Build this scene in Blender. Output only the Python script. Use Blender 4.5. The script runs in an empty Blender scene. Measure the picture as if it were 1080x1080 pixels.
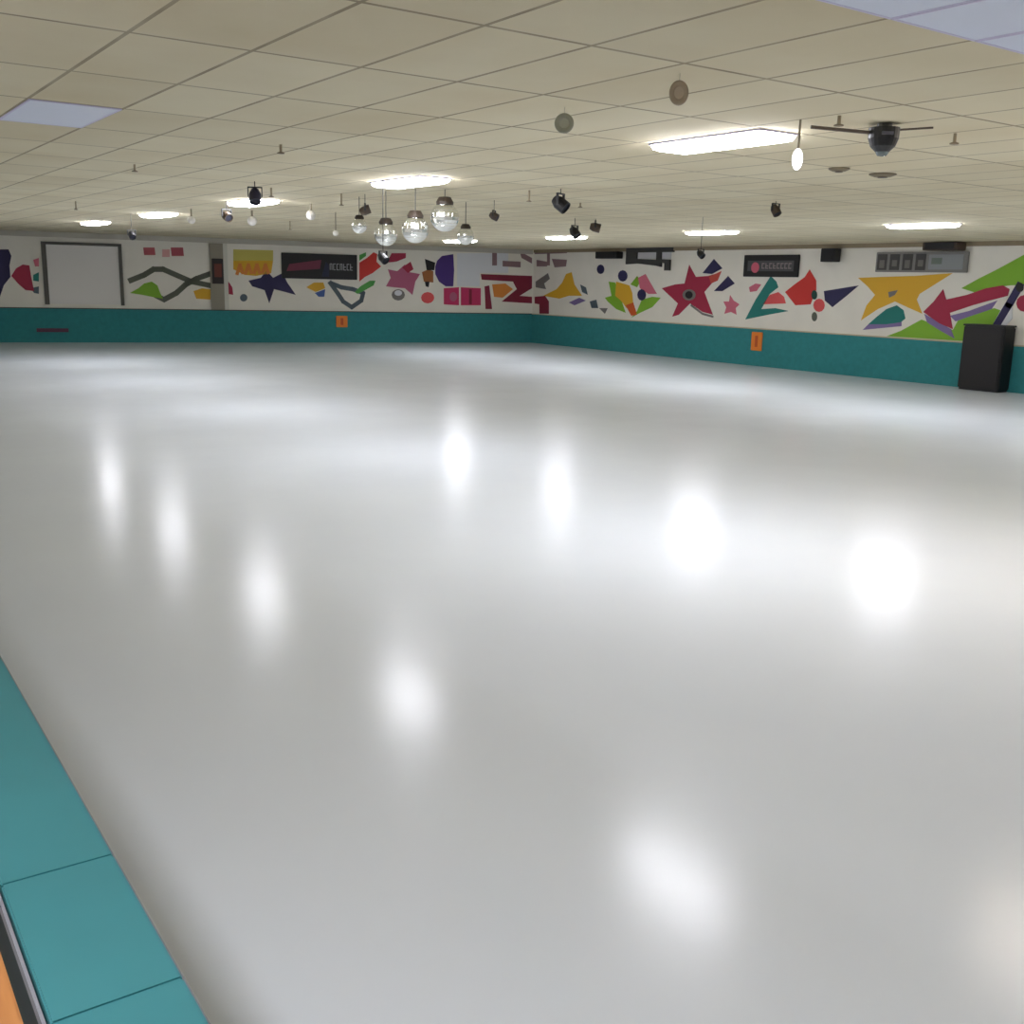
import bpy, bmesh, math, random
from mathutils import Vector, Matrix
random.seed(7)
sc = bpy.context.scene
C = sc.collection

# ------------------------------------------------------------------ camera
FPX, YAW, PITCH, ROLL = 1092.74, 0.6094, 0.2182, 0.0244
CAMZ = 2.0673
CEIL = 3.1795
fw = Vector((math.sin(YAW)*math.cos(PITCH), math.cos(YAW)*math.cos(PITCH), -math.sin(PITCH)))
r0 = Vector((math.cos(YAW), -math.sin(YAW), 0)); u0 = r0.cross(fw)
RT = r0*math.cos(ROLL)+u0*math.sin(ROLL); UP = -r0*math.sin(ROLL)+u0*math.cos(ROLL)
cam = bpy.data.cameras.new('camera'); cam.sensor_width = 36; cam.lens = 36*FPX/1080
cam.clip_start = 0.05; cam.clip_end = 200
co = bpy.data.objects.new('camera', cam); C.objects.link(co)
m = Matrix((RT, UP, -fw)).transposed().to_4x4(); m.translation = (0, 0, CAMZ); co.matrix_world = m
sc.camera = co
# ------------------------------------------------------------------ world, exposure
w = bpy.data.worlds.new('world'); sc.world = w; w.use_nodes = True
w.node_tree.nodes['Background'].inputs[0].default_value = (0.75, 0.78, 0.85, 1)
w.node_tree.nodes['Background'].inputs[1].default_value = 0.3
sc.view_settings.view_transform = 'Standard'; sc.view_settings.look = 'None'
sc.view_settings.gamma = 1; sc.view_settings.use_curve_mapping = False
sc.view_settings.exposure = 0.22
LAMP = 48.0        # emission of the lit troffer diffusers

# ------------------------------------------------------------------ materials
def lin(c):
    return tuple(((v/255)/12.92 if v/255 <= .04045 else ((v/255+.055)/1.055)**2.4) for v in c)+(1,)
_m = {}
def mat(name, rgb, rough=.6, metal=0, emit=0, var=0, spec=.5, scale=6.0, bump=0):
    if name in _m: return _m[name]
    M = bpy.data.materials.new(name); M.use_nodes = True; _m[name] = M
    nt = M.node_tree; b = nt.nodes['Principled BSDF']; c = lin(rgb)
    b.inputs['Base Color'].default_value = c; b.inputs['Roughness'].default_value = rough
    b.inputs['Metallic'].default_value = metal; b.inputs['Specular IOR Level'].default_value = spec
    if emit:
        b.inputs['Emission Color'].default_value = c; b.inputs['Emission Strength'].default_value = emit
    if var or bump:
        tc = nt.nodes.new('ShaderNodeTexCoord'); n = nt.nodes.new('ShaderNodeTexNoise')
        n.inputs['Scale'].default_value = scale; n.inputs['Detail'].default_value = 4
        nt.links.new(tc.outputs['Object'], n.inputs['Vector'])
        if var:
            r = nt.nodes.new('ShaderNodeValToRGB'); nt.links.new(n.outputs['Fac'], r.inputs[0])
            r.color_ramp.elements[0].position = .3; r.color_ramp.elements[1].position = .7
            r.color_ramp.elements[0].color = tuple(x*(1-var) for x in c[:3])+(1,)
            r.color_ramp.elements[1].color = tuple(min(1, x*(1+var)) for x in c[:3])+(1,)
            nt.links.new(r.outputs[0], b.inputs['Base Color'])
        if bump:
            bp = nt.nodes.new('ShaderNodeBump'); bp.inputs['Strength'].default_value = bump
            nt.links.new(n.outputs['Fac'], bp.inputs['Height']); nt.links.new(bp.outputs[0], b.inputs['Normal'])
    return M

def ceiling_mat():
    M = bpy.data.materials.new('ceiling_tiles'); M.use_nodes = True; nt = M.node_tree; N = nt.nodes; L = nt.links
    b = N['Principled BSDF']; b.inputs['Roughness'].default_value = .9; b.inputs['Specular IOR Level'].default_value = .1
    tc = N.new('ShaderNodeTexCoord'); sp = N.new('ShaderNodeSeparateXYZ'); L.new(tc.outputs['Object'], sp.inputs[0])
    def math_(op, a, bb=None):
        n = N.new('ShaderNodeMath'); n.operation = op
        for i, v in enumerate((a, bb)):
            if v is None: continue
            if isinstance(v, (int, float)): n.inputs[i].default_value = v
            else: L.new(v, n.inputs[i])
        return n.outputs[0]
    def cell(o, off, size):
        u = math_('DIVIDE', math_('SUBTRACT', o, off), size)
        fr = math_('FRACT', u); fl = math_('FLOOR', u)
        d = math_('MULTIPLY', math_('MINIMUM', fr, math_('SUBTRACT', 1.0, fr)), size)
        return d, fl
    dx, ix = cell(sp.outputs[0], 2.702, .61); dy, iy = cell(sp.outputs[1], 4.176, 1.22)
    linex = math_('LESS_THAN', dx, .012); liney = math_('LESS_THAN', dy, .014)
    line = math_('MAXIMUM', linex, liney)
    cb = N.new('ShaderNodeCombineXYZ'); L.new(ix, cb.inputs[0]); L.new(iy, cb.inputs[1])
    wn = N.new('ShaderNodeTexWhiteNoise'); wn.noise_dimensions = '3D'; L.new(cb.outputs[0], wn.inputs['Vector'])
    rp = N.new('ShaderNodeValToRGB'); L.new(wn.outputs['Value'], rp.inputs[0])
    rp.color_ramp.elements[0].color = lin((217, 207, 178)); rp.color_ramp.elements[1].color = lin((226, 217, 189))
    nz = N.new('ShaderNodeTexNoise'); nz.inputs['Scale'].default_value = .9; nz.inputs['Detail'].default_value = 5
    L.new(tc.outputs['Object'], nz.inputs['Vector'])
    st = N.new('ShaderNodeMix'); st.data_type = 'RGBA'; st.blend_type = 'MULTIPLY'
    L.new(math_('MULTIPLY', math_('SUBTRACT', nz.outputs['Fac'], .35), .7), st.inputs['Factor'])
    L.new(rp.outputs[0], st.inputs['A']); st.inputs['B'].default_value = lin((222, 206, 176))
    # shadow lines painted along the grid where tiles meet, uneven in strength
    n2 = N.new('ShaderNodeTexNoise'); n2.inputs['Scale'].default_value = 2.2; L.new(tc.outputs['Object'], n2.inputs['Vector'])
    fac = math_('MULTIPLY', line, math_('ADD', .30, math_('MULTIPLY', n2.outputs['Fac'], .7)))
    mx = N.new('ShaderNodeMix'); mx.data_type = 'RGBA'; L.new(fac, mx.inputs['Factor'])
    L.new(st.outputs['Result'], mx.inputs['A']); mx.inputs['B'].default_value = lin((128, 114, 92))
    L.new(mx.outputs['Result'], b.inputs['Base Color'])
    bp = N.new('ShaderNodeBump'); bp.inputs['Strength'].default_value = .4; bp.inputs['Distance'].default_value = .01
    L.new(math_('SUBTRACT', 1.0, line), bp.inputs['Height']); L.new(bp.outputs[0], b.inputs['Normal'])
    return M

def floor_mat():
    M = bpy.data.materials.new('rink_floor_coating'); M.use_nodes = True; nt = M.node_tree; N = nt.nodes; L = nt.links
    b = N['Principled BSDF']; tc = N.new('ShaderNodeTexCoord')
    n = N.new('ShaderNodeTexNoise'); n.inputs['Scale'].default_value = .35; n.inputs['Detail'].default_value = 4
    L.new(tc.outputs['Object'], n.inputs['Vector'])
    r = N.new('ShaderNodeValToRGB'); L.new(n.outputs['Fac'], r.inputs[0])
    r.color_ramp.elements[0].position = .35; r.color_ramp.elements[1].position = .65
    r.color_ramp.elements[0].color = lin((221, 227, 234)); r.color_ramp.elements[1].color = lin((226, 232, 238))
    L.new(r.outputs[0], b.inputs['Base Color'])
    n2 = N.new('ShaderNodeTexNoise'); n2.inputs['Scale'].default_value = 1.3; n2.inputs['Detail'].default_value = 6
    L.new(tc.outputs['Object'], n2.inputs['Vector'])
    mr = N.new('ShaderNodeMapRange'); L.new(n2.outputs['Fac'], mr.inputs[0]); mr.inputs[3].default_value = .17; mr.inputs[4].default_value = .24
    L.new(mr.outputs[0], b.inputs['Roughness'])
    b.inputs['Specular IOR Level'].default_value = .02
    n3 = N.new('ShaderNodeTexNoise'); n3.inputs['Scale'].default_value = 3.5; n3.inputs['Detail'].default_value = 2
    L.new(tc.outputs['Object'], n3.inputs['Vector'])
    bp = N.new('ShaderNodeBump'); bp.inputs['Strength'].default_value = .06; bp.inputs['Distance'].default_value = .02
    L.new(n3.outputs['Fac'], bp.inputs['Height']); L.new(bp.outputs[0], b.inputs['Normal'])
    g = N.new('ShaderNodeBsdfGlossy'); g.inputs['Color'].default_value = (1, 1, 1, 1); L.new(mr.outputs[0], g.inputs['Roughness']); L.new(bp.outputs[0], g.inputs['Normal'])
    mx = N.new('ShaderNodeMixShader'); mx.inputs[0].default_value = .026; L.new(b.outputs[0], mx.inputs[1]); L.new(g.outputs[0], mx.inputs[2])
    L.new(mx.outputs[0], N['Material Output'].inputs['Surface'])
    return M

def wood_mat():
    M = bpy.data.materials.new('varnished_wood'); M.use_nodes = True; nt = M.node_tree; N = nt.nodes; L = nt.links
    b = N['Principled BSDF']; b.inputs['Roughness'].default_value = .45
    tc = N.new('ShaderNodeTexCoord'); mp = N.new('ShaderNodeMapping'); mp.inputs['Scale'].default_value = (14, 1.2, 6)
    L.new(tc.outputs['Object'], mp.inputs[0]); n = N.new('ShaderNodeTexNoise'); n.inputs['Scale'].default_value = 1.5; n.inputs['Detail'].default_value = 6
    L.new(mp.outputs[0], n.inputs['Vector']); r = N.new('ShaderNodeValToRGB'); L.new(n.outputs['Fac'], r.inputs[0])
    r.color_ramp.elements[0].position = .3; r.color_ramp.elements[1].position = .7
    r.color_ramp.elements[0].color = lin((150, 96, 52)); r.color_ramp.elements[1].color = lin((186, 128, 74))
    L.new(r.outputs[0], b.inputs['Base Color']); return M

# ------------------------------------------------------------------ helpers
def bx(bm, x0, x1, y0, y1, z0, z1):
    v = [bm.verts.new((x, y, z)) for z in (z0, z1) for (x, y) in ((x0, y0), (x1, y0), (x1, y1), (x0, y1))]
    for f in ((3, 2, 1, 0), (4, 5, 6, 7), (0, 1, 5, 4), (1, 2, 6, 5), (2, 3, 7, 6), (3, 0, 4, 7)):
        bm.faces.new([v[i] for i in f])
def bevel(bm, w_, seg=2):
    bmesh.ops.bevel(bm, geom=bm.edges[:], offset=w_, segments=seg, affect='EDGES', clamp_overlap=True)
def tube(bm, a, b, r, n=10, r2=None):
    a = Vector(a); b = Vector(b); d = b-a; q = d.to_track_quat('Z', 'Y').to_matrix().to_4x4()
    q.translation = (a+b)/2
    bmesh.ops.create_cone(bm, cap_ends=True, segments=n, radius1=r, radius2=r if r2 is None else r2, depth=d.length, matrix=q)
def lathe(bm, prof, n=20, c=(0, 0, 0)):
    rings = []
    for r, z in prof:
        if r < 1e-5: rings.append([bm.verts.new((c[0], c[1], c[2]+z))])
        else: rings.append([bm.verts.new((c[0]+r*math.cos(2*math.pi*i/n), c[1]+r*math.sin(2*math.pi*i/n), c[2]+z)) for i in range(n)])
    for A, B in zip(rings, rings[1:]):
        for i in range(n):
            j = (i+1) % n
            if len(A) == 1 and len(B) == 1: continue
            if len(A) == 1: bm.faces.new((A[0], B[j], B[i]))
            elif len(B) == 1: bm.faces.new((A[i], A[j], B[0]))
            else: bm.faces.new((A[i], A[j], B[j], B[i]))
def obj(name, bm, m_, parent=None, smooth=False):
    bmesh.ops.recalc_face_normals(bm, faces=bm.faces[:])
    me = bpy.data.meshes.new(name); bm.to_mesh(me); bm.free(); me.materials.append(m_)
    if smooth:
        for p in me.polygons: p.use_smooth = True
    o = bpy.data.objects.new(name, me); C.objects.link(o)
    if parent: o.parent = parent
    return o
def tag(o, label=None, cat=None, group=None, kind=None):
    if label: o['label'] = label
    if cat: o['category'] = cat
    if group: o['group'] = group
    if kind: o['kind'] = kind
    return o
def thing(name, label, cat, loc=(0, 0, 0), rz=0, group=None):
    o = bpy.data.objects.new(name, None); C.objects.link(o); o.empty_display_size = .1
    o.location = loc; o.rotation_euler = (0, 0, rz)
    return tag(o, label, cat, group)
def dup(root, loc, rz=None, label=None, scale=None):
    r = root.copy(); C.objects.link(r); r.location = loc
    if rz is not None: r.rotation_euler = (0, 0, rz)
    if scale: r.scale = (scale,)*3
    if label: r['label'] = label
    for ch in list(root.children):
        c = ch.copy(); C.objects.link(c); c.parent = r
        for g in list(ch.children):
            d = g.copy(); C.objects.link(d); d.parent = c
    return r
def box(name, m_, parent, *d, bev=0):
    bm = bmesh.new(); bx(bm, *d)
    if bev: bevel(bm, bev)
    return obj(name, bm, m_, parent)
def ray(px, py): return fw+RT*((px-540)/FPX)+UP*((540-py)/FPX)
def at_depth(px, py, d): return Vector((0, 0, CAMZ))+ray(px, py)*d
def at_drop(px, py, drop):
    q = ray(px, py); return Vector((0, 0, CAMZ))+q*((CEIL-drop-CAMZ)/q.z)

# ------------------------------------------------------------------ the room
XR = 21.68; YC = 30.1; SL = -.215
XL, YB = -9.0, -11.0
YL = YC+(XL-XR)*SL
WALLC = mat('painted_wall', (234, 230, 218), .7, var=.03, scale=1.5)
TEAL = mat('teal_carpet', (48, 132, 136), .85, var=.08, scale=9, bump=.15)
def struct(name, bm, m_, parent=None):
    o = obj(name, bm, m_, parent)
    if not parent: o['kind'] = 'structure'
    return o
bm = bmesh.new(); bx(bm, XL-.2, XR+.2, YB-.2, YL+.4, -.1, 0); struct('floor', bm, floor_mat())
bm = bmesh.new(); bx(bm, XL-.2, XR+.2, YB-.2, YL+.4, CEIL, CEIL+.1); struct('ceiling', bm, ceiling_mat())
bm = bmesh.new(); bx(bm, XL-.2, XL, YB-.2, YL+.3, 0, CEIL); struct('wall_left', bm, WALLC)
bm = bmesh.new(); bx(bm, XL, XR+.2, YB-.2, YB, 0, CEIL); struct('wall_back', bm, WALLC)

# wall frames: local x along the wall, local y into the wall (0 is its face), z up
TF = Vector((1, SL, 0)).normalized()
class Wall:
    def __init__(s, name, O, T, length, x0=0):
        s.O = Vector(O); s.T = Vector(T).normalized(); s.N = Vector((s.T.y, -s.T.x, 0))  # N points into the room
        bm = bmesh.new(); bx(bm, x0, length, 0, .2, 0, CEIL); s.o = struct(name, bm, WALLC)
        s.o.location = s.O; s.o.rotation_euler = (0, 0, math.atan2(s.T.y, s.T.x)); s.n = 0
    def sz(s, px, py):
        q = ray(px, py); P = Vector((0, 0, CAMZ)); t = (s.O-P).dot(s.N)/q.dot(s.N); h = P+q*t
        return (h-s.O).dot(s.T), h.z
FAR = Wall('wall_far', (XL, YL, 0), TF, (Vector((XR, YC, 0))-Vector((XL, YL, 0))).length)
RIGHT = Wall('wall_right', (XR, YC, 0), (0, -1, 0), YC-YB)
DEPTH = .055
Z0 = 1.02
def prism(bm, pts, y0, y1):
    A = [bm.verts.new((x, y0, z)) for x, z in pts]; B = [bm.verts.new((x, y1, z)) for x, z in pts]
    bm.faces.new(A); bm.faces.new(B[::-1]); n = len(pts)
    for i in range(n): bm.faces.new((A[i], B[i], B[(i+1) % n], A[(i+1) % n]))
def paint(W, name, m_, pts, label=None, layer=0, raw=False, t=.004):
    P = pts if raw else [W.sz(*p) for p in pts]
    P = [(s_, max(z, Z0)) for s_, z in P]
    bm = bmesh.new(); prism(bm, P, -.001, -t-.003*layer)
    o = obj(name, bm, m_, W.o)
    if label: o['label'] = label
    return o
def blob(W, name, m_, px, py, rx, ry, label=None, layer=0, n=12):
    return paint(W, name, m_, [(px+rx*math.cos(2*math.pi*i/n), py+ry*math.sin(2*math.pi*i/n)) for i in range(n)], label, layer)
def stroke(W, name, m_, pts, wd, label=None, layer=0):
    P = [Vector(W.sz(*p)) for p in pts]; bm = bmesh.new()
    for a, b in zip(P, P[1:]):
        d = (b-a).normalized(); n = Vector((-d.y, d.x))*wd/2; a = a-d*wd*.3; b = b+d*wd*.3
        prism(bm, [a+n, b+n, b-n, a-n], -.001, -.004-.003*layer)
    o = obj(name, bm, m_, W.o)
    if label: o['label'] = label
    return o

# teal carpeted dado around the rink
def dado(W, name, x0, x1):
    bm = bmesh.new(); bx(bm, x0, x1, -DEPTH, -.001, 0, .985); o = struct(name, bm, TEAL)
    o.location = W.o.location; o.rotation_euler = W.o.rotation_euler
    bm = bmesh.new(); bx(bm, x0, x1, -DEPTH-.012, -.001, .985, 1.01)
    obj('cap_strip', bm, mat('cap_'+name, (70, 66, 62) if name == 'baseboard_far' else (196, 180, 150), .7), o)
    return o
LF = (Vector((XR, YC, 0))-Vector((XL, YL, 0))).length
dF = dado(FAR, 'baseboard_far', 0, LF-.052); dR = dado(RIGHT, 'baseboard_right', .002, YC-YB)
# crown strip where ceiling meets wall
def crown(W, name, x0, x1, h, c):
    bm = bmesh.new(); bx(bm, x0, x1, -.06, -.001, CEIL-h, CEIL-.001); o = struct(name, bm, mat(name+'_paint', c, .8))
    o.location = W.o.location; o.rotation_euler = W.o.rotation_euler
crown(FAR, 'trim_1', 0, LF-.07, .15, (188, 184, 172)); crown(RIGHT, 'trim_2', .05, YC-YB, .10, (150, 136, 110))

# ------------------------------------------------------------------ mural paint
NAVY = mat('navy_paint', (38, 32, 78)); CRIM = mat('crimson_paint', (165, 34, 66)); RED = mat('red_paint', (205, 48, 40))
PINK = mat('pink_paint', (205, 105, 125)); MAUVE = mat('mauve_paint', (178, 92, 122)); YEL = mat('yellow_paint', (222, 172, 42))
ORG = mat('orange_paint', (224, 140, 62)); GREEN = mat('green_paint', (78, 160, 72)); LIME = mat('lime_paint', (128, 180, 44))
TEALP = mat('teal_paint', (18, 120, 112)); OLIVE = mat('olive_grey_paint', (92, 96, 82)); GREY = mat('grey_paint', (120, 116, 112))
PURP = mat('purple_paint', (72, 44, 122)); CORAL = mat('coral_paint', (222, 84, 84)); BLACK = mat('black_paint', (22, 20, 24))
LILAC = mat('lilac_paint', (128, 110, 160)); SLATE = mat('slate_paint', (82, 96, 104)); MAROON = mat('maroon_paint', (130, 30, 56))
PALE = mat('pale_wall_paint', (222, 224, 228)); BROWN = mat('brown_paint', (96, 48, 34)); HOT = mat('hot_pink_paint', (200, 50, 100))
DUST = mat('dusty_pink_paint', (178, 140, 144)); PALEY = mat('pale_yellow_paint', (196, 184, 90))

W = FAR
paint(W, 'painted_splash', NAVY, [(-14, 262), (0, 263), (9, 263), (12, 270), (10, 280), (11, 292), (4, 301), (0, 313), (-14, 318)], 'dark purple painted splash at the left edge of the mural')
paint(W, 'painted_shape', CRIM, [(12, 291), (17, 283), (24, 279), (31, 280), (33, 292), (36, 307), (27, 306), (19, 299)], 'crimson painted wedge left of the big blank panel', 1)
paint(W, 'painted_shape', TEALP, [(35, 290), (41, 287), (41, 297), (35, 296)], 'small dark teal painted patch left of the blank panel')
paint(W, 'painted_shape', SLATE, [(32, 304), (41, 302), (41, 310), (36, 309)], 'small slate painted patch left of the blank panel')
paint(W, 'painted_shape', PINK, [(35, 274), (41, 272), (41, 281), (37, 281)], 'small pink painted patch left of the blank panel')
stroke(W, 'painted_zigzag', OLIVE, [(137, 296), (152, 290), (162, 284), (172, 284), (188, 291), (202, 297), (221, 301)], .16, 'olive grey painted zigzag line')
stroke(W, 'painted_zigzag', OLIVE, [(221, 289), (207, 294), (196, 300), (186, 309), (173, 316), (165, 312)], .16, 'olive grey painted lower line of the zigzag')
paint(W, 'painted_shape', LIME, [(137, 309), (146, 304), (152, 299), (160, 297), (166, 301), (169, 309), (172, 315), (160, 313), (150, 311)], 'lime green painted patch under the zigzag', 1)
for a, b, c, e in ((151, 163, 261, 269), (180, 193, 261, 270)):
    paint(W, 'painted_lettering', mat('faded_red_paint', (176, 84, 92)), [(a, c), (b, c), (b+1, e), (a+1, e)], 'faded red painted lettering block')
paint(W, 'painted_lettering', mat('faded_pink_paint', (214, 160, 156)), [(171, 263), (179, 263), (179, 271), (171, 271)], 'faded pink painted lettering block')
paint(W, 'painted_shape', YEL, [(204, 307), (213, 304), (222, 305), (222, 316), (207, 315)], 'yellow painted patch beside the pilaster')
paint(W, 'painted_shape', CRIM, [(236, 300), (241, 297), (245, 303), (246, 311), (240, 310)], 'crimson painted fleck right of the pilaster')
blob(W, 'painted_dot', SLATE, 257, 314, 4, 4)
paint(W, 'painted_lettering', PALEY, [(246, 263), (288, 264), (288, 275), (246, 275)], 'pale yellow painted lettering band')
paint(W, 'painted_lettering', YEL, [(246, 275), (288, 275), (286, 288), (270, 291), (258, 290), (246, 284)], 'deep yellow painted lettering')
for i, x in enumerate((250, 259, 268, 277)):
    stroke(W, 'painted_stroke', ORG, [(x, 289-i*.5), (x+3, 279), (x+6, 288)], .1, 'orange painted stroke over yellow lettering', 2)
paint(W, 'painted_star', NAVY, [(262, 296), (275, 293), (281, 285), (288, 293), (298, 288), (303, 298), (312, 311), (297, 307), (289, 305), (284, 320), (279, 306), (266, 302)], 'dark navy painted star below the black banner')
paint(W, 'painted_shape', YEL, [(323, 303), (331, 298), (341, 298), (343, 304), (333, 308)], 'yellow painted lozenge under the black banner')
paint(W, 'painted_shape', mat('blue_paint', (62, 90, 150)), [(332, 309), (343, 305), (342, 313), (336, 313)], 'blue painted fleck under the black banner')
stroke(W, 'painted_outline_star', SLATE, [(348, 298), (356, 309), (362, 318), (371, 324), (381, 317), (383, 309), (372, 305), (360, 303), (350, 299)], .14, 'slate outlined painted star above the orange marker')
paint(W, 'painted_shape', GREEN, [(374, 308), (380, 302), (390, 296), (396, 296), (394, 301), (385, 306), (377, 310)], 'green painted bar under the red shape', 1)
paint(W, 'painted_shape', RED, [(379, 277), (387, 272), (394, 266), (398, 268), (397, 276), (402, 281), (393, 288), (385, 292), (379, 297)], 'bright red painted jagged shape right of the black banner')
paint(W, 'painted_shape', GREEN, [(379, 269), (386, 266), (386, 270), (379, 275)], 'small green painted patch at the banner corner')
paint(W, 'painted_star', MAUVE, [(409, 284), (419, 286), (427, 279), (432, 287), (443, 289), (438, 297), (435, 311), (427, 304), (415, 303), (407, 302), (412, 293)], 'mauve painted star in the middle of the far mural')
paint(W, 'painted_shape', CRIM, [(413, 267), (428, 267), (428, 272), (418, 276), (408, 277)], 'crimson painted flash above the mauve star')
paint(W, 'painted_shape', CRIM, [(424, 282), (433, 276), (436, 284), (430, 288)], 'crimson painted fleck on the mauve star', 2)
blob(W, 'painted_ring', GREY, 420, 311, 7, 6, 'grey painted ring'); blob(W, 'painted_dot', PALE, 420, 309, 4, 3, None, 1)
paint(W, 'painted_shape', mat('ochre_paint', (160, 98, 48)), [(445, 287), (452, 284), (457, 286), (457, 298), (447, 297)], 'ochre painted patch left of the purple half disc')
paint(W, 'painted_shape', BLACK, [(448, 273), (459, 277), (458, 285), (450, 285)], 'black painted triangle left of the purple half disc', 1)
paint(W, 'painted_shape', BLACK, [(448, 297), (453, 297), (452, 303), (449, 302)])
blob(W, 'painted_dot', CORAL, 451, 314, 7, 6, 'coral painted dot under the ochre patch')
paint(W, 'painted_half_disc', PURP, [(466, 270), (478, 268), (479, 285), (478, 302), (470, 302), (463, 297), (459, 289), (459, 281), (461, 275)], 'deep purple painted half disc')
paint(W, 'painted_panel', PALE, [(482, 267), (536, 267), (536, 288), (506, 288), (506, 302), (482, 302)], 'pale painted blank patch in the middle of the mural')
paint(W, 'painted_lettering', HOT, [(468, 304), (484, 303), (484, 322), (468, 321)], 'hot pink painted lettering block', 1)
paint(W, 'painted_lettering', HOT, [(486, 303), (507, 304), (507, 322), (486, 322)], 'hot pink painted lettering block', 1)
blob(W, 'painted_dot', MAUVE, 478, 313, 4, 5, None, 3); stroke(W, 'painted_stroke', MAROON, [(496, 306), (496, 320)], .1, None, 3)
paint(W, 'painted_shape', MAROON, [(511, 302), (516, 301), (519, 326), (512, 326)], 'maroon painted upright stroke')
paint(W, 'painted_arrow', ORG, [(519, 300), (533, 299), (541, 305), (530, 314), (521, 313)], 'orange painted arrowhead inside the maroon zigzag', 2)
paint(W, 'painted_zigzag', MAROON, [(507, 289), (561, 291), (561, 304), (548, 312), (561, 313), (561, 320), (529, 318), (545, 305), (541, 297), (508, 295)], 'maroon painted zigzag arrow in the corner', 1)
for p in ([(519, 266), (524, 266), (524, 280), (519, 280)], [(530, 275), (549, 276), (549, 282), (530, 281)], [(548, 265), (561, 272), (561, 278), (550, 272)], [(526, 263), (560, 264), (560, 267), (526, 266)]):
    paint(W, 'painted_lettering', mat('mauve_grey_paint', (140, 112, 116)), p, 'faded mauve painted lettering block', 1)
W = RIGHT
paint(W, 'painted_zigzag', MAROON, [(564, 291), (564, 303), (564, 296)], None) if False else None
paint(W, 'painted_zigzag', MAROON, [(564, 313), (575, 312), (579, 318), (579, 331), (569, 331), (569, 321), (564, 320)], 'maroon painted end of the zigzag arrow right of the corner', 1)
paint(W, 'painted_shape', GREY, [(565, 297), (578, 288), (580, 294), (574, 299), (576, 305), (565, 303)], 'grey painted flash beside the zigzag')
for p in ([(566, 274), (577, 276), (577, 281), (566, 281)], [(582, 273), (598, 274), (597, 281), (585, 282)], [(564, 265), (598, 264), (598, 267), (564, 268)], [(577, 266), (580, 266), (580, 280), (577, 280)]):
    paint(W, 'painted_lettering', mat('mauve_grey_paint', (140, 112, 116)), p, 'faded mauve painted lettering block right of the corner')
paint(W, 'painted_star', YEL, [(597, 289), (603, 287), (606, 300), (614, 312), (600, 312), (590, 315), (573, 312), (587, 305), (593, 298)], 'yellow painted triangle star near the corner')
paint(W, 'painted_shape', LILAC, [(600, 319), (611, 314), (618, 317), (606, 322)], 'lilac painted sliver under the yellow triangle star')
paint(W, 'painted_shape', SLATE, [(612, 300), (618, 303), (620, 311), (614, 308)])
blob(W, 'painted_dot', NAVY, 633.5, 284, 4, 5); 
blob(W, 'painted_dot', NAVY, 657, 291, 5, 6, None, 3)
paint(W, 'painted_shape', SLATE, [(622, 318), (629, 316), (631, 325), (624, 325)]); paint(W, 'painted_shape', GREY, [(632, 325), (641, 325), (638, 331)])
paint(W, 'painted_shape', LIME, [(642, 297), (649, 298), (654, 312), (660, 330), (650, 326), (641, 318), (638, 314), (645, 312)], 'lime painted leaf shape left of the yellow leaf')
paint(W, 'painted_shape', YEL, [(650, 297), (664, 301), (667, 309), (668, 321), (661, 325), (655, 317), (649, 312)], 'yellow painted leaf shape', 1)
paint(W, 'painted_shape', mat('burnt_orange_paint', (206, 88, 30)), [(660, 322), (668, 319), (672, 332), (666, 333)], 'burnt orange painted tip below the yellow leaf', 2)
paint(W, 'painted_shape', LIME, [(666, 335), (672, 328), (677, 316), (688, 313), (697, 314), (688, 324), (675, 330)], 'lime painted wedge left of the crimson star', 1)
paint(W, 'painted_shape', LIME, [(665, 300), (672, 291), (676, 296), (672, 303)])
paint(W, 'painted_shape', PINK, [(673, 293), (681, 289), (686, 298), (693, 310), (684, 310), (675, 304)], 'pink painted leaf left of the crimson star', 1)
blob(W, 'painted_dot', NAVY, 677, 311, 4.5, 6, None, 4)
paint(W, 'painted_star', CRIM, [(727, 279), (734, 292), (747, 291), (761, 287), (743, 308), (752, 332), (741, 329), (728, 320), (716, 332), (709, 334), (715, 320), (698, 304), (712, 300), (722, 299)], 'large crimson painted star on the right wall')
paint(W, 'painted_shape', mat('brick_paint', (196, 76, 62)), [(748, 292), (761, 286), (757, 296), (750, 299)], None, 3)
blob(W, 'painted_ring', GREY, 727, 311, 7, 6, None, 3); blob(W, 'painted_dot', BLACK, 727, 311, 4, 4, None, 4)
stroke(W, 'painted_shadow_line', GREY, [(729, 322), (741, 331), (752, 334)], .06)
paint(W, 'painted_triangle', NAVY, [(741, 288), (753, 273), (762, 283), (751, 289)], 'navy painted triangle above the crimson star')
paint(W, 'painted_triangle', NAVY, [(753, 307), (768, 291), (775, 299), (762, 307)], 'navy painted triangle right of the crimson star')
paint(W, 'painted_star', PINK, [(770, 311), (774, 317), (780, 321), (776, 325), (777, 332), (771, 329), (764, 331), (766, 324), (763, 318), (769, 318)], 'small pink painted star')
paint(W, 'painted_triangle', TEALP, [(813, 291), (819, 297), (821, 303), (812, 310), (803, 326), (818, 325), (832, 328), (810, 332), (786, 337), (797, 316), (806, 302)], 'teal painted hollow triangle below the black sign')
paint(W, 'painted_shape', CORAL, [(804, 321), (812, 311), (821, 308), (827, 313), (829, 320)], 'coral painted fill inside the teal triangle')
paint(W, 'painted_shape', PINK, [(790, 303), (797, 299), (803, 300), (798, 307), (791, 308)])
paint(W, 'painted_shape', RED, [(828, 308), (838, 300), (849, 292), (854, 284), (861, 296), (861, 306), (855, 321), (839, 322)], 'big bright red painted shape right of the teal triangle')
blob(W, 'painted_dot', CORAL, 864, 322, 6, 7, 'coral painted dot at the foot of the red shape', 2)
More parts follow.
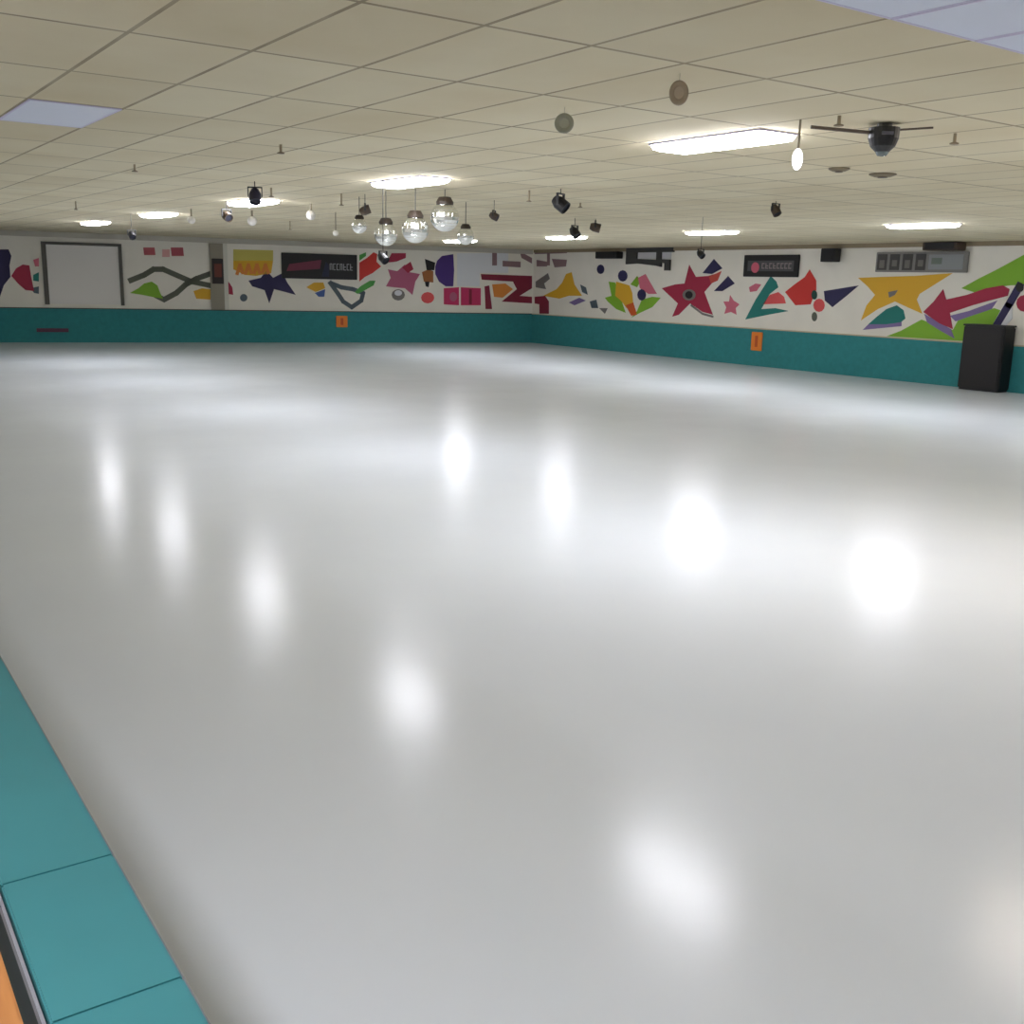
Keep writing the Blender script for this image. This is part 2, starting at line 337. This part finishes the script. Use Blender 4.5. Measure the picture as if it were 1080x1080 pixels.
blob(W, 'painted_dot', mat('dark_green_paint', (20, 70, 60)), 859, 311, 3, 5, None, 3); blob(W, 'painted_dot', OLIVE, 859, 334, 3, 5)
paint(W, 'painted_triangle', NAVY, [(869, 307), (906, 301), (893, 312), (878, 324), (870, 317)], 'long navy painted triangle left of the big yellow star')
paint(W, 'painted_star', YEL, [(905, 293), (930, 292), (965, 291), (1005, 288), (986, 300), (970, 310), (967, 316), (973, 331), (957, 324), (944, 318), (926, 326), (908, 338), (914, 322), (923, 311), (915, 302)], 'big yellow painted star under the grey display')
paint(W, 'painted_shape', GREY, [(937, 308), (947, 306), (944, 311), (938, 314)], None, 2)
paint(W, 'painted_dome', TEALP, [(916, 342), (925, 334), (935, 326), (946, 322), (953, 327), (955, 336), (950, 340), (935, 342)], 'dark teal painted dome under the yellow star', 2)
paint(W, 'painted_shape', LILAC, [(910, 348), (917, 341), (935, 341), (951, 339), (951, 344), (930, 346)], 'lilac painted band below the teal dome', 1)
paint(W, 'painted_hill', LIME, [(935, 357), (950, 349), (972, 337), (990, 344), (1005, 348), (1012, 335), (1030, 330), (1049, 325), (1060, 329), (1060, 372), (1020, 370), (960, 362)], 'lime green painted hill beside the black cabinet')
paint(W, 'painted_swoosh', LIME, [(1014, 304), (1032, 294), (1052, 284), (1085, 266), (1095, 262), (1095, 300), (1066, 301), (1050, 303), (1030, 309)], 'lime green painted swoosh above the crimson arrow')
paint(W, 'painted_arrow', LILAC, [(1002, 333), (1022, 328), (1052, 317), (1046, 326), (1022, 334), (1008, 339)], 'lilac painted underside of the arrow', 2)
paint(W, 'painted_arrow', LILAC, [(975, 331), (1003, 347), (1007, 357), (994, 350), (978, 340)], None, 2)
paint(W, 'painted_arrow', CRIM, [(1058, 301), (1065, 305), (1063, 312), (1040, 318), (1026, 322), (1002, 330), (1005, 347), (991, 341), (974, 329), (985, 318), (995, 305), (998, 316), (1020, 311), (1040, 304)], 'crimson painted arrow pointing left', 3)
paint(W, 'painted_shape', PALE, [(1048, 341), (1060, 320), (1068, 312), (1068, 336), (1060, 345)], None, 4)
stroke(W, 'painted_bar', NAVY, [(1076, 301), (1064, 322), (1052, 342)], .17, 'navy painted diagonal bar above the black cabinet', 5)
blob(W, 'painted_dot', BLACK, 1076, 303, 4, 5, None, 7)
blob(W, 'painted_dot', CRIM, 1081, 320, 9, 9, 'crimson painted disc at the right edge of the mural', 1)

# ------------------------------------------------------------------ things fixed to the far and right walls
def on_wall(W, name, label, cat, px, py, group=None, off=.002):
    s_, z = W.sz(px, py); P = W.O+W.T*s_+W.N*off
    t = thing(name, label, cat, (P.x, P.y, z), math.atan2(W.T.y, W.T.x), group)
    return t
def rect(W, x0, y0, x1, y1):
    a = W.sz(x0, y0); b = W.sz(x1, y1); c = W.sz(x0, y1)
    return (b[0]-a[0]), (a[1]-b[1]+a[1]-c[1])/2
STEEL = mat('dark_frame', (84, 82, 74), .5); BLK = mat('black_plastic', (20, 20, 22), .45); BLKF = mat('black_face', (13, 12, 14), .55)

# big blank panel with dark frame
t = on_wall(FAR, 'blank_panel', 'large blank off-white panel in a dark frame on the far wall', 'panel', 88, 289)
w_, h_ = rect(FAR, 44, 255, 134, 322); w_ -= .04
h_ = min(h_, (t.location.z-1.03)*2)
box('board', mat('panel_white', (226, 223, 218), .6), t, -w_/2+.1, w_/2-.1, -.05, -.006, -h_/2+.02, h_/2-.07)
bm = bmesh.new()
bx(bm, -w_/2, -w_/2+.13, -.09, 0, -h_/2, h_/2); bx(bm, w_/2-.1, w_/2, -.09, 0, -h_/2, h_/2); bx(bm, -w_/2+.13, w_/2-.1, -.09, 0, h_/2-.08, h_/2)
obj('frame', bm, STEEL, t)
# pilaster with a dark plaque
s0, _ = FAR.sz(229, 300)
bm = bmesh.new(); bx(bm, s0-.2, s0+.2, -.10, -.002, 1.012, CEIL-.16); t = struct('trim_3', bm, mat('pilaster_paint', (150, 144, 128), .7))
t.location = FAR.o.location; t.rotation_euler = FAR.o.rotation_euler
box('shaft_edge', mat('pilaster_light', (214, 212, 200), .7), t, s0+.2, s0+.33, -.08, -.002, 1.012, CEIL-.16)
s1, z1 = FAR.sz(229, 286)
P = FAR.O+FAR.T*s1+FAR.N*.102
t = thing('wall_plaque', 'small dark brown plaque hung on the grey-beige pilaster', 'plaque', (P.x, P.y, z1), math.atan2(TF.y, TF.x))
box('board', mat('plaque_dark', (40, 28, 24), .5), t, -.17, .17, -.04, 0, -.38, .38, bev=.008)
box('inset', mat('plaque_red', (110, 50, 36), .5), t, -.1, .12, -.05, -.04, -.18, .22)
# black banner
t = on_wall(FAR, 'wall_banner', 'long black banner with maroon and grey lettering on the far wall', 'banner', 337, 281)
w_, h_ = rect(FAR, 297, 267, 377, 295)
box('board', BLKF, t, -w_/2, w_/2, -.06, -.004, -h_/2, h_/2, bev=.01)
def glyphs(parent, x0, x1, z, h, n, m_, y, seed):
    rd = random.Random(seed); cw = (x1-x0)/n; bm = bmesh.new()
    for i in range(n):
        a = x0+i*cw; e = a+cw*.72; th = cw*.2
        bx(bm, a, a+th, y-.006, y, z-h/2, z+h/2)
        k = rd.randrange(3)
        bx(bm, a+th, e, y-.006, y, z+h/2-th, z+h/2) if k != 1 else bx(bm, a+th, e, y-.006, y, z-th/2, z+th/2)
        if k != 0: bx(bm, a+th, e, y-.006, y, z-h/2, z-h/2+th)
        else: bx(bm, e-th, e, y-.006, y, z-h/2, z+h/2-th)
    return obj('lettering', bm, m_, parent)
bm = bmesh.new(); prism(bm, [(-w_*.44, -h_*.22), (-w_*.40, h_*.06), (w_*.02, h_*.26), (w_*.0, -h_*.1)], -.068, -.0605)
obj('maroon_flash', bm, mat('banner_maroon', (112, 44, 66), .6), t)
glyphs(t, w_*.13, w_*.45, 0, h_*.26, 7, mat('banner_grey', (158, 158, 162), .6), -.061, 3)
bm = bmesh.new(); prism(bm, [(w_*.02, -h_*.4), (w_*.08, h_*.2), (w_*.12, h_*.05), (w_*.12, -h_*.4)], -.068, -.0605)
obj('navy_flash', bm, mat('banner_navy', (26, 32, 60), .6), t)
# black framed sign on right wall
t = on_wall(RIGHT, 'wall_sign', 'black framed sign with grey lettering and a pink mark on the right wall', 'sign', 814, 280.5)
w_, h_ = rect(RIGHT, 786, 269, 842, 292)
box('board', BLKF, t, -w_/2, w_/2, -.06, -.004, -h_/2, h_/2, bev=.01)
box('inset', mat('sign_grey', (74, 74, 76), .6), t, -w_*.42, w_*.42, -.066, -.06, -h_*.24, h_*.24)
glyphs(t, -w_*.15, w_*.40, 0, h_*.26, 8, mat('sign_pale', (140, 128, 130), .6), -.067, 5)
bm = bmesh.new(); lathe(bm, [(.0, -.004), (.14, -.004), (.14, .004), (0, .004)], 14)
o = obj('pink_mark', bm, mat('sign_pink', (206, 96, 116), .6), t); o.rotation_euler = (math.pi/2, 0, 0); o.location = (-w_*.27, -.072, -h_*.08)
# black sign with two pale windows
t = on_wall(RIGHT, 'letter_sign', 'dark grey cut-out sign with two pale openings high on the right wall', 'sign', 686, 273)
w_, h_ = rect(RIGHT, 662, 264, 710, 288)
bm = bmesh.new()
prism(bm, [(-w_/2, h_/2), (w_/2, h_/2), (w_/2, h_*.28), (-w_/2, h_*.28)], -.08, -.004)
prism(bm, [(-w_/2, h_*.28), (-w_*.26, h_*.28), (-w_*.26, -h_*.2), (-w_/2, -h_*.24)], -.08, -.004)
prism(bm, [(-w_*.26, -h_*.0), (w_*.16, -h_*.04), (w_*.16, -h_*.3), (-w_*.26, -h_*.2)], -.08, -.004)
prism(bm, [(w_*.16, h_*.28), (w_*.26, h_*.28), (w_*.26, -h_*.35), (w_*.16, -h_*.3)], -.08, -.004)
prism(bm, [(w_*.26, -h_*.02), (w_*.44, -h_*.04), (w_*.44, -h_*.5), (w_*.34, -h_*.5), (w_*.34, -h_*.2), (w_*.26, -h_*.16)], -.08, -.004)
obj('cut_out_board', bm, mat('sign_charcoal', (54, 54, 54), .6), t)
bm = bmesh.new(); bx(bm, -w_*.26, w_*.16, -.03, -.004, 0, h_*.28); bx(bm, w_*.26, w_*.44, -.03, -.004, -h_*.02, h_*.28)
obj('backing', bm, mat('sign_backing', (196, 196, 200), .6), t)
# grey display of dark cells
t = on_wall(RIGHT, 'display_board', 'wide grey display board with four dark cells above the yellow star', 'display', 972, 276.5)
w_, h_ = rect(RIGHT, 925, 266, 1019, 287)
box('housing', mat('display_grey', (128, 126, 122), .6), t, -w_/2, w_/2, -.07, -.004, -h_/2, h_/2, bev=.01)
for i in range(4):
    x = -w_/2+.05+i*w_*.145
    c = box('cell', mat('display_cell', (62, 60, 58), .5), t, x, x+w_*.11, -.082, -.07, -h_*.4, h_*.4)
    box('digit_panel', mat('display_digit', (112, 108, 102), .5), c, x+w_*.03, x+w_*.085, -.09, -.082, -h_*.3+.04*(i % 2), h_*.1)
box('side_panel', mat('display_side', (142, 146, 146), .5), t, w_*.1, w_*.46, -.08, -.07, -h_*.36, h_*.36)
box('side_lettering', mat('display_side_dark', (106, 116, 106), .5), t, w_*.13, w_*.24, -.085, -.08, -h_*.1, h_*.2)
# brown unit above it, under the ceiling
def wallbox(W, name, label, cat, x0, y0, x1, y1, dep, m_, z_top=None):
    t = on_wall(W, name, label, cat, (x0+x1)/2, (y0+y1)/2)
    w_, h_ = rect(W, x0, y0, x1, y1)
    if z_top: t.location.z = z_top-h_/2
    box('cabinet', m_, t, -w_/2, w_/2, -dep, -.07, -h_/2, h_/2, bev=.012)
    box('wall_bracket', STEEL, t, -w_*.15, w_*.15, -.08, 0, -h_*.3, h_*.2)
    box('grille', mat('speaker_grille', (34, 33, 34), .8, bump=.4, scale=80), t, -w_*.42, w_*.42, -dep-.008, -dep, -h_*.4, h_*.4)
    return t
wallbox(RIGHT, 'fan_unit', 'dark brown box unit under the ceiling above the grey display', 'unit', 986, 253, 1021, 261, .45, mat('unit_brown', (66, 52, 42), .6), CEIL-.02)
wallbox(RIGHT, 'wall_speaker', 'small black cube speaker high on the right wall', 'speaker', 875, 254, 889, 268, .3, BLK, CEIL-.11)
wallbox(RIGHT, 'wall_speaker', 'flat black speaker left of the dark cut-out sign', 'speaker', 637, 260, 659, 267, .35, BLK, CEIL-.11)
# orange markers on the teal dado
for W, px, py, ww, hh, lb in ((FAR, 360, 339, 12, 12, 'small orange marker on the teal band of the far wall'), (RIGHT, 800, 360, 10, 20, 'upright orange marker on the teal band of the right wall')):
    t = on_wall(W, 'orange_marker', lb, 'marker', px, py, off=DEPTH+.001)
    w_, h_ = rect(W, px-ww/2, py-hh/2, px+ww/2, py+hh/2)
    box('plate', mat('marker_orange', (232, 132, 40), .5), t, -w_/2, w_/2, -.03, 0, -h_/2, h_/2, bev=.012)
    box('centre_strip', mat('marker_rust', (196, 84, 32), .5), t, -w_*.12, w_*.12, -.036, -.03, -h_*.3, h_*.3)
t = on_wall(FAR, 'floor_level_sticker', 'thin maroon strip sticker on the teal band below the blank panel', 'sticker', 55, 348, off=DEPTH+.001)
box('strip', mat('sticker_maroon', (84, 40, 66), .6), t, -.42, .45, -.012, 0, -.06, .05, bev=.004)
# tall black cabinet standing against the right wall
a = RIGHT.sz(1022, 400)[0]; b = RIGHT.sz(1069, 400)[0]
cx = (a+b)/2; wd = (b-a)*.93
P = RIGHT.O+RIGHT.T*cx+RIGHT.N*(DEPTH+.02)
t = thing('black_cabinet', 'tall plain black cabinet standing on the floor against the right wall', 'cabinet', (P.x, P.y, 0), -math.pi/2)
box('body', BLKF, t, -wd/2, wd/2, -.42, 0, .04, 1.38, bev=.02)
box('front_panel', mat('cabinet_front', (24, 20, 22), .6), t, -wd/2+.05, wd/2-.05, -.435, -.42, .1, 1.32, bev=.005)
box('top_lid', BLK, t, -wd/2-.01, wd/2+.01, -.44, 0, 1.38, 1.42, bev=.01)
box('plinth', BLK, t, -wd/2+.03, wd/2-.03, -.39, -.02, 0, .04)

# ------------------------------------------------------------------ near barrier wall with padded cap
t = thing('rink_barrier', 'teal padded barrier running along the near left side of the rink', 'barrier', (.31, 0, 0))
box('body', mat('barrier_dark', (24, 44, 40), .7), t, -.085, .085, YB+.1, 32.0, 0, .93)
seams = [YB+.1, -2.6, -.6, 1.457, 1.88, 4.2, 6.6, 9, 11.4, 13.8, 16.2, 18.6, 21, 23.4, 25.8, 28.2, 32.0]
CAPM = mat('teal_vinyl', (50, 116, 122), .55, var=.05, scale=3, bump=.03)
for y0, y1 in zip(seams, seams[1:]):
    box('cap_pad', CAPM, t, -.095, .098, y0+.0005, y1-.0005, .93, .99, bev=.003)
for s_ in (-1, 1):
    box('edge_strip', mat('edge_grey', (128, 128, 134), .5), t, *sorted((s_*.0985, s_*.104)), YB+.1, 32.0, .955, .978)
# wooden ledge
t = thing('wooden_ledge', 'orange-brown wooden ledge beside the teal barrier at the bottom left corner', 'ledge', (0, 0, 0))
WD = wood_mat()
box('plank', WD, t, -.5, .183, YB+.3, 6.0, .95, .985, bev=.004)
for y in (-4, -1.5, .9, 3.3, 5.6): box('support_panel', mat('ledge_support', (70, 58, 48), .7), t, -.42, .12, y, y+.05, 0, .95)

# ------------------------------------------------------------------ ceiling light panels
def troffer(name, label, k, j, on, group):
    x = 2.702+.61*k+.305; y = 4.176+1.22*j+.61
    t = thing(name, label, 'ceiling light', (x, y, CEIL), 0, group)
    wx, wy, lip = (.205, .59, .014) if on is not OFF else (.3, .605, .008)
    bm = bmesh.new()
    for d in ((-wx, wx, -wy, -wy+.015), (-wx, wx, wy-.015, wy), (-wx, -wx+.015, -wy+.015, wy-.015), (wx-.015, wx, -wy+.015, wy-.015)): bx(bm, *d, -lip, -.001)
    obj('frame', bm, mat('troffer_frame', (206, 200, 226), .5), t)
    a, e = wx-.015, wy-.015
    if on is not OFF:      # wraparound lens standing proud of the ceiling
        bm = bmesh.new(); q = [[bm.verts.new((x*(a-i), y*(e-i), z)) for x, y in ((-1, -1), (1, -1), (1, 1), (-1, 1))] for i, z in ((0, -.004), (0, -.02), (.012, -.045), (.05, -.06))]
        for A, B in zip(q, q[1:]):
            for i in range(4): bm.faces.new((A[i], A[(i+1) % 4], B[(i+1) % 4], B[i]))
        bm.faces.new(q[-1]); bm.faces.new(q[0][::-1]); obj('diffuser', bm, on, t)
    else: box('diffuser', on, t, -a, a, -e, e, -.006, -.002)
    return t
LIT = mat('lit_diffuser', (247, 247, 255), .5, emit=LAMP)
WARM = mat('dimmer_lit_diffuser', (255, 240, 226), .5, emit=LAMP*.6)
OFF = mat('unlit_diffuser', (214, 220, 238), .35)
names = {(5, 1): 'largest lit ceiling light, nearest the camera', (5, 5): 'lit ceiling light above the mirror balls, second in the left row', (5, 9): 'lit ceiling light behind the dark spotlight, third in the left row', (5, 13): 'lit ceiling light, fourth in the left row', (5, 17): 'far dim ceiling light, last in the left row',
         (21, 5): 'lit ceiling light above the grey display board', (21, 9): 'lit ceiling light above the large crimson star', (21, 13): 'lit ceiling light near the room corner', (21, 17): 'lit ceiling light low behind the mirror balls', (21, 1): 'lit ceiling light past the right edge of the picture', (21, -3): 'lit ceiling light at the back of the right row', (8, -1): 'lit ceiling light over the near right part of the rink'}
for k, j, lb in ((-6, -3, 'added fill light over the spectator side, nearest'), (-13, -3, 'added fill light over the spectator side by the left wall'), (-6, -7, 'added fill light behind the spectator side'), (5, -7, 'added fill light behind the near end of the rink'), (21, -7, 'added fill light in the near right room corner'), (-13, 1, 'added fill light by the left wall, second from the near end'), (-13, 5, 'added fill light by the left wall, third from the near end'), (-13, 9, 'added fill light by the left wall, fourth from the near end'), (-13, 13, 'added fill light by the left wall, fifth from the near end'), (-13, 17, 'added fill light by the left wall, near the far wall')):  # unseen troffers, added as fill to brighten the rink
    names[(k, j)] = lb
for (k, j), lb in names.items(): troffer('ceiling_light', lb, k, j, WARM if (k, j) == (8, -1) else LIT, 'lit ceiling lights')
troffer('ceiling_light', 'unlit pale ceiling panel at upper left of the room', -2, 3, OFF, 'unlit ceiling panels')
for k, lb in ((1, 'first unlit bluish ceiling panel at the top right edge'), (2, 'second unlit bluish ceiling panel from the left at the top right'), (3, 'third unlit bluish ceiling panel from the left at the top right'), (4, 'unlit bluish ceiling panel at the top right corner')):
    troffer('ceiling_light', lb, k, -2, OFF, 'unlit ceiling panels')

# ------------------------------------------------------------------ mirror balls
GLASS = mat('mirror_tiles', (232, 233, 228), .22, metal=1)
def mirror_ball(px, py, rpx, depth, label):
    p = at_depth(px, py, depth); r = rpx*depth/FPX
    t = thing('mirror_ball', label, 'mirror ball', (p.x, p.y, CEIL), 0, 'mirror balls under the ceiling')
    dz = p.z-CEIL
    bm = bmesh.new(); bmesh.ops.create_uvsphere(bm, u_segments=22, v_segments=14, radius=r)
    res = bmesh.ops.inset_individual(bm, faces=[f for f in bm.faces if len(f.verts) == 4], thickness=r*.012, depth=r*.01)
    for v in bm.verts: v.co.z += dz
    obj('ball', bm, GLASS, t)
    bm = bmesh.new(); lathe(bm, [(0, r*.93), (r*.6, r*.84), (r*.62, r*1.02), (r*.42, r*1.35), (0, r*1.4)], 16, (0, 0, dz)); obj('motor_cap', bm, mat('motor_brown', (56, 46, 36), .5), t)
    bm = bmesh.new(); tube(bm, (0, 0, dz+r*1.35), (0, 0, -.002), .006, 6); obj('hanging_rod', bm, STEEL, t)
mirror_ball(379, 238, 8, 14.5, 'leftmost small mirror ball of the hanging cluster')
mirror_ball(407, 247, 12, 13.5, 'mirror ball second from left, hanging lowest in the cluster')
mirror_ball(438, 242, 14, 13, 'mirror ball in the middle of the cluster')
mirror_ball(469, 229, 15, 13, 'largest and highest mirror ball of the cluster')
mirror_ball(491, 249, 9, 15, 'rightmost small mirror ball of the cluster')

# ------------------------------------------------------------------ spotlights and small ceiling fittings
def can_light(px, py, rpx, depth, tilt, rz, label, m_=BLK):
    """hanging spot: yoke, can body, lens, rod up to the ceiling; px,py is the can's middle"""
    p = at_depth(px, py, depth); r = rpx*depth/FPX
    p.z = min(p.z, CEIL-r*1.3-.02)
    t = thing('spotlight', label, 'spotlight', (p.x, p.y, CEIL), rz, 'small dark spotlights under the ceiling'); dz = p.z-CEIL
    bm = bmesh.new(); lathe(bm, [(0, -r*.95), (r*.5, -r*.95), (r*.78, -r*.3), (r*.78, r*.9), (r*.70, r*.9), (r*.68, r*.6), (0, r*.6)], 16)
    o = obj('can', bm, m_, t); o.location = (0, 0, dz); o.rotation_euler = (tilt, 0, 0)
    bm = bmesh.new(); lathe(bm, [(0, r*.62), (r*.66, r*.62), (r*.66, r*.7), (0, r*.74)], 14); obj('lens', bm, mat('lens_glass', (34, 36, 46), .55, spec=.2), o)
    bm = bmesh.new(); bx(bm, -r*.95, -r*.82, -r*.15, r*.15, dz-r*.1, dz+r*1.15); bx(bm, r*.82, r*.95, -r*.15, r*.15, dz-r*.1, dz+r*1.15); bx(bm, -r*.95, r*.95, -r*.15, r*.15, dz+r*1.05, dz+r*1.2)
    tube(bm, (0, 0, min(dz+r*1.15, -.015)), (0, 0, -.002), max(.004, r*.06), 8); obj('yoke', bm, BLK, t)
BRN = mat('brown_metal', (74, 60, 46), .5)
can_light(591, 215, 9, 12.5, 2.2, .5, 'black spotlight hanging alone right of the mirror balls')
can_light(269, 207, 8, 12.5, 2.6, -.4, 'dark blue-black spotlight in front of a lit ceiling light', mat('blue_black', (24, 22, 44), .4))
can_light(239, 228, 6, 16, 2.0, .2, 'small brown spotlight at left below the lit ceiling light', BRN)
can_light(606, 245, 6, 18, 2.4, .3, 'small black spotlight over the room corner')
can_light(628, 237, 6, 18, 1.8, .9, 'small dark brown spotlight right of the corner', BRN)
can_light(818, 221, 6, 13.5, 2.5, 0, 'small dark spotlight over the right wall side', BRN)
can_light(521, 228, 5, 14.5, 2.0, .7, 'small brown spotlight right of the mirror balls', BRN)
can_light(404, 272, 6, 12.0, 2.2, .3, 'dark spotlight just below the mirror balls')
can_light(385, 222, 6, 14, 1.2, 1.1, 'brown tilted spotlight above the leftmost mirror ball', BRN)
can_light(139, 248, 4.5, 20, 2.2, 0, 'tiny dark spotlight above the blank panel')
can_light(739, 268, 4.5, 17, 2.2, 0, 'small dark spotlight above the large crimson star')

# pendant globes: tiny white lamps
WHITE = mat('white_globe', (235, 232, 224), .3)
def bulb(px, py, rpx, depth, label, m_, long=1.0, cat='lamp', name='pendant_bulb'):
    p = at_depth(px, py, depth); r = rpx*depth/FPX; p.z = min(p.z, CEIL-r*long-.02); dz = p.z-CEIL
    t = thing(name, label, cat, (p.x, p.y, CEIL))
    bm = bmesh.new(); lathe(bm, [(r*math.sin(a*math.pi/10), -r*long*math.cos(a*math.pi/10)) for a in range(11)], 16, (0, 0, dz)); obj('globe', bm, m_, t, True)
    bm = bmesh.new(); tube(bm, (0, 0, dz+r*long*.9), (0, 0, -.002), r*.22, 8); obj('stem', bm, mat('stem_beige', (150, 140, 118), .6), t)
bulb(841, 168, 5.5, 7.0, 'bright small hanging lamp right of the largest ceiling light', mat('lit_bulb', (250, 246, 255), .4, emit=2.5), 2.0)
bulb(328, 227, 5, 16, 'small white globe left of the mirror balls', WHITE)
bulb(266, 233, 5, 18, 'small white globe below the dark spotlight', WHITE)
bulb(202, 232, 4, 18, 'small white globe right of the fourth ceiling light', WHITE)
bulb(354, 246, 3, 18, 'tiny white globe above the black banner', WHITE)

# hanging discs
def disc(px, py, rx, ry, depth, label, c):
    p = at_depth(px, py, depth); a = rx*depth/FPX; b = ry*depth/FPX; dz = p.z-CEIL
    t = thing('hanging_disc', label, 'ornament', (p.x, p.y, CEIL), math.atan2(-fw.x, fw.y), 'round hanging ornaments')
    bm = bmesh.new(); bmesh.ops.create_circle(bm, segments=24, radius=1)
    bm.clear()
    n, k = 28, 8; V = []
    for i in range(n):
        th = 2*math.pi*i/n; ring = []
        for q in range(k):
            ph = 2*math.pi*q/k; rr = .72+.26*math.cos(ph)
            ring.append(bm.verts.new((a*rr*math.cos(th), a*.16*math.sin(ph), dz+b*rr*math.sin(th))))
        V.append(ring)
    for i in range(n):
        for q in range(k):
            bm.faces.new((V[i][q], V[(i+1) % n][q], V[(i+1) % n][(q+1) % k], V[i][(q+1) % k]))
    obj('ring', bm, mat('ring_'+label[:6], c, .7), t, True)
    bm = bmesh.new(); lathe(bm, [(0, -a*.04), (.5, -a*.04), (.5, a*.04), (0, a*.04)], 20)
    for v in bm.verts: v.co = Vector((v.co.x*a, v.co.z, dz+v.co.y*b))
    obj('inner_disc', bm, mat('inner_'+label[:6], tuple(min(255, x+14) for x in c), .7), t)
    bm = bmesh.new(); tube(bm, (0, 0, dz+b*.95), (0, 0, -.002), .0015, 6); obj('string', bm, mat('pale_string', (180, 172, 150), .8), t)
disc(716, 98, 10.5, 13, 5.55, 'brownish oval ring ornament hanging above the largest ceiling light', (164, 148, 126))
disc(595, 130, 10.5, 10.5, 6.7, 'greenish grey round disc ornament hanging from the ceiling', (152, 152, 134))

# black dome projector with its pole
p = at_drop(931, 153, .14); yaw = math.atan2(-(RT.y), -RT.x)
t = thing('effect_projector', 'black domed effect light with a long side pole under the ceiling', 'projector', (p.x, p.y, CEIL), math.atan2(RT.y, RT.x))
r = 16*7/FPX
bm = bmesh.new(); lathe(bm, [(0, -.19), (r*.45, -.185), (r*.8, -.15), (r*.98, -.10), (r*1.0, -.055), (r*1.0, -.03), (0, -.03)], 22); obj('dome', bm, BLK, t)
bm = bmesh.new(); lathe(bm, [(0, -.215), (r*.3, -.21), (r*.42, -.19), (r*.4, -.18), (0, -.18)], 16); obj('lens', bm, mat('projector_lens', (112, 124, 124), .15), t, True)
bm = bmesh.new(); lathe(bm, [(0, -.03), (r*.5, -.03), (r*.5, -.002), (0, -.002)], 14); obj('mount', bm, STEEL, t)
box('face_plate', mat('plate_grey', (96, 96, 108), .3), t, -.045, .03, -r*1.04, -r*.9, -.085, -.065)
bm = bmesh.new(); tube(bm, (-.09, 0, -.062), (-.50, 0, -.035), .012, 8); tube(bm, (.09, 0, -.04), (.33, .0, -.02), .007, 8); obj('side_pole', bm, mat('pole_brown', (96, 82, 72), .5), t)
# ceiling vents / smoke detectors / sprinkler heads
def vent(px, py, rx, label):
    p = at_drop(px, py, .006); d = (p-Vector((0, 0, CAMZ))).dot(fw); r = rx*d/FPX
    t = thing('ceiling_detector', label, 'detector', (p.x, p.y, CEIL), 0, 'small round ceiling detectors')
    bm = bmesh.new(); lathe(bm, [(0, -.03), (r*.6, -.03), (r, -.012), (r, -.001), (0, -.001)], 18); obj('housing', bm, mat('detector_tan', (120, 108, 84), .6), t)
    bm = bmesh.new(); lathe(bm, [(0, -.04), (r*.35, -.038), (r*.4, -.03), (0, -.03)], 12); obj('sensor', bm, BRN, t)
vent(885, 178, 11, 'flat tan detector on the ceiling left of the black effect light')
vent(931, 184, 14, 'flat tan detector on the ceiling below the black effect light')
def sprinkler(px, py, label, L=.07):
    p = at_drop(px, py, L*.6)
    t = thing('sprinkler_head', label, 'sprinkler', (p.x, p.y, CEIL), 0, 'sprinkler heads')
    bm = bmesh.new(); tube(bm, (0, 0, -.002), (0, 0, -L), .012, 8); obj('pipe', bm, mat('sprinkler_brass', (156, 142, 114), .5), t)
    bm = bmesh.new(); lathe(bm, [(0, -L-.02), (.032, -L-.016), (.032, -L-.008), (.01, -L), (0, -L)], 12); obj('deflector', bm, mat('sprinkler_plate', (124, 108, 84), .5), t)
for q in ((142, 177, 'sprinkler head left of centre over the far left ceiling', .06), (296, 157, 'sprinkler head between the left ceiling lights', .06), (80, 217, 'sprinkler head at the far left of the ceiling', .12),
          (558, 207, 'sprinkler head left of the lone black spotlight', .12), (885, 127, 'sprinkler head above the effect light pole', .05), (1007, 146, 'sprinkler head right of the black effect light', .06),
          (360, 211, 'sprinkler head above the mirror ball cluster', .14), (286, 203, 'sprinkler head beside the third ceiling light', .1), (612, 216, 'sprinkler head right of the lone black spotlight', .05),
          (306, 238, 'sprinkler head above the black banner', .16)):
    sprinkler(*q)
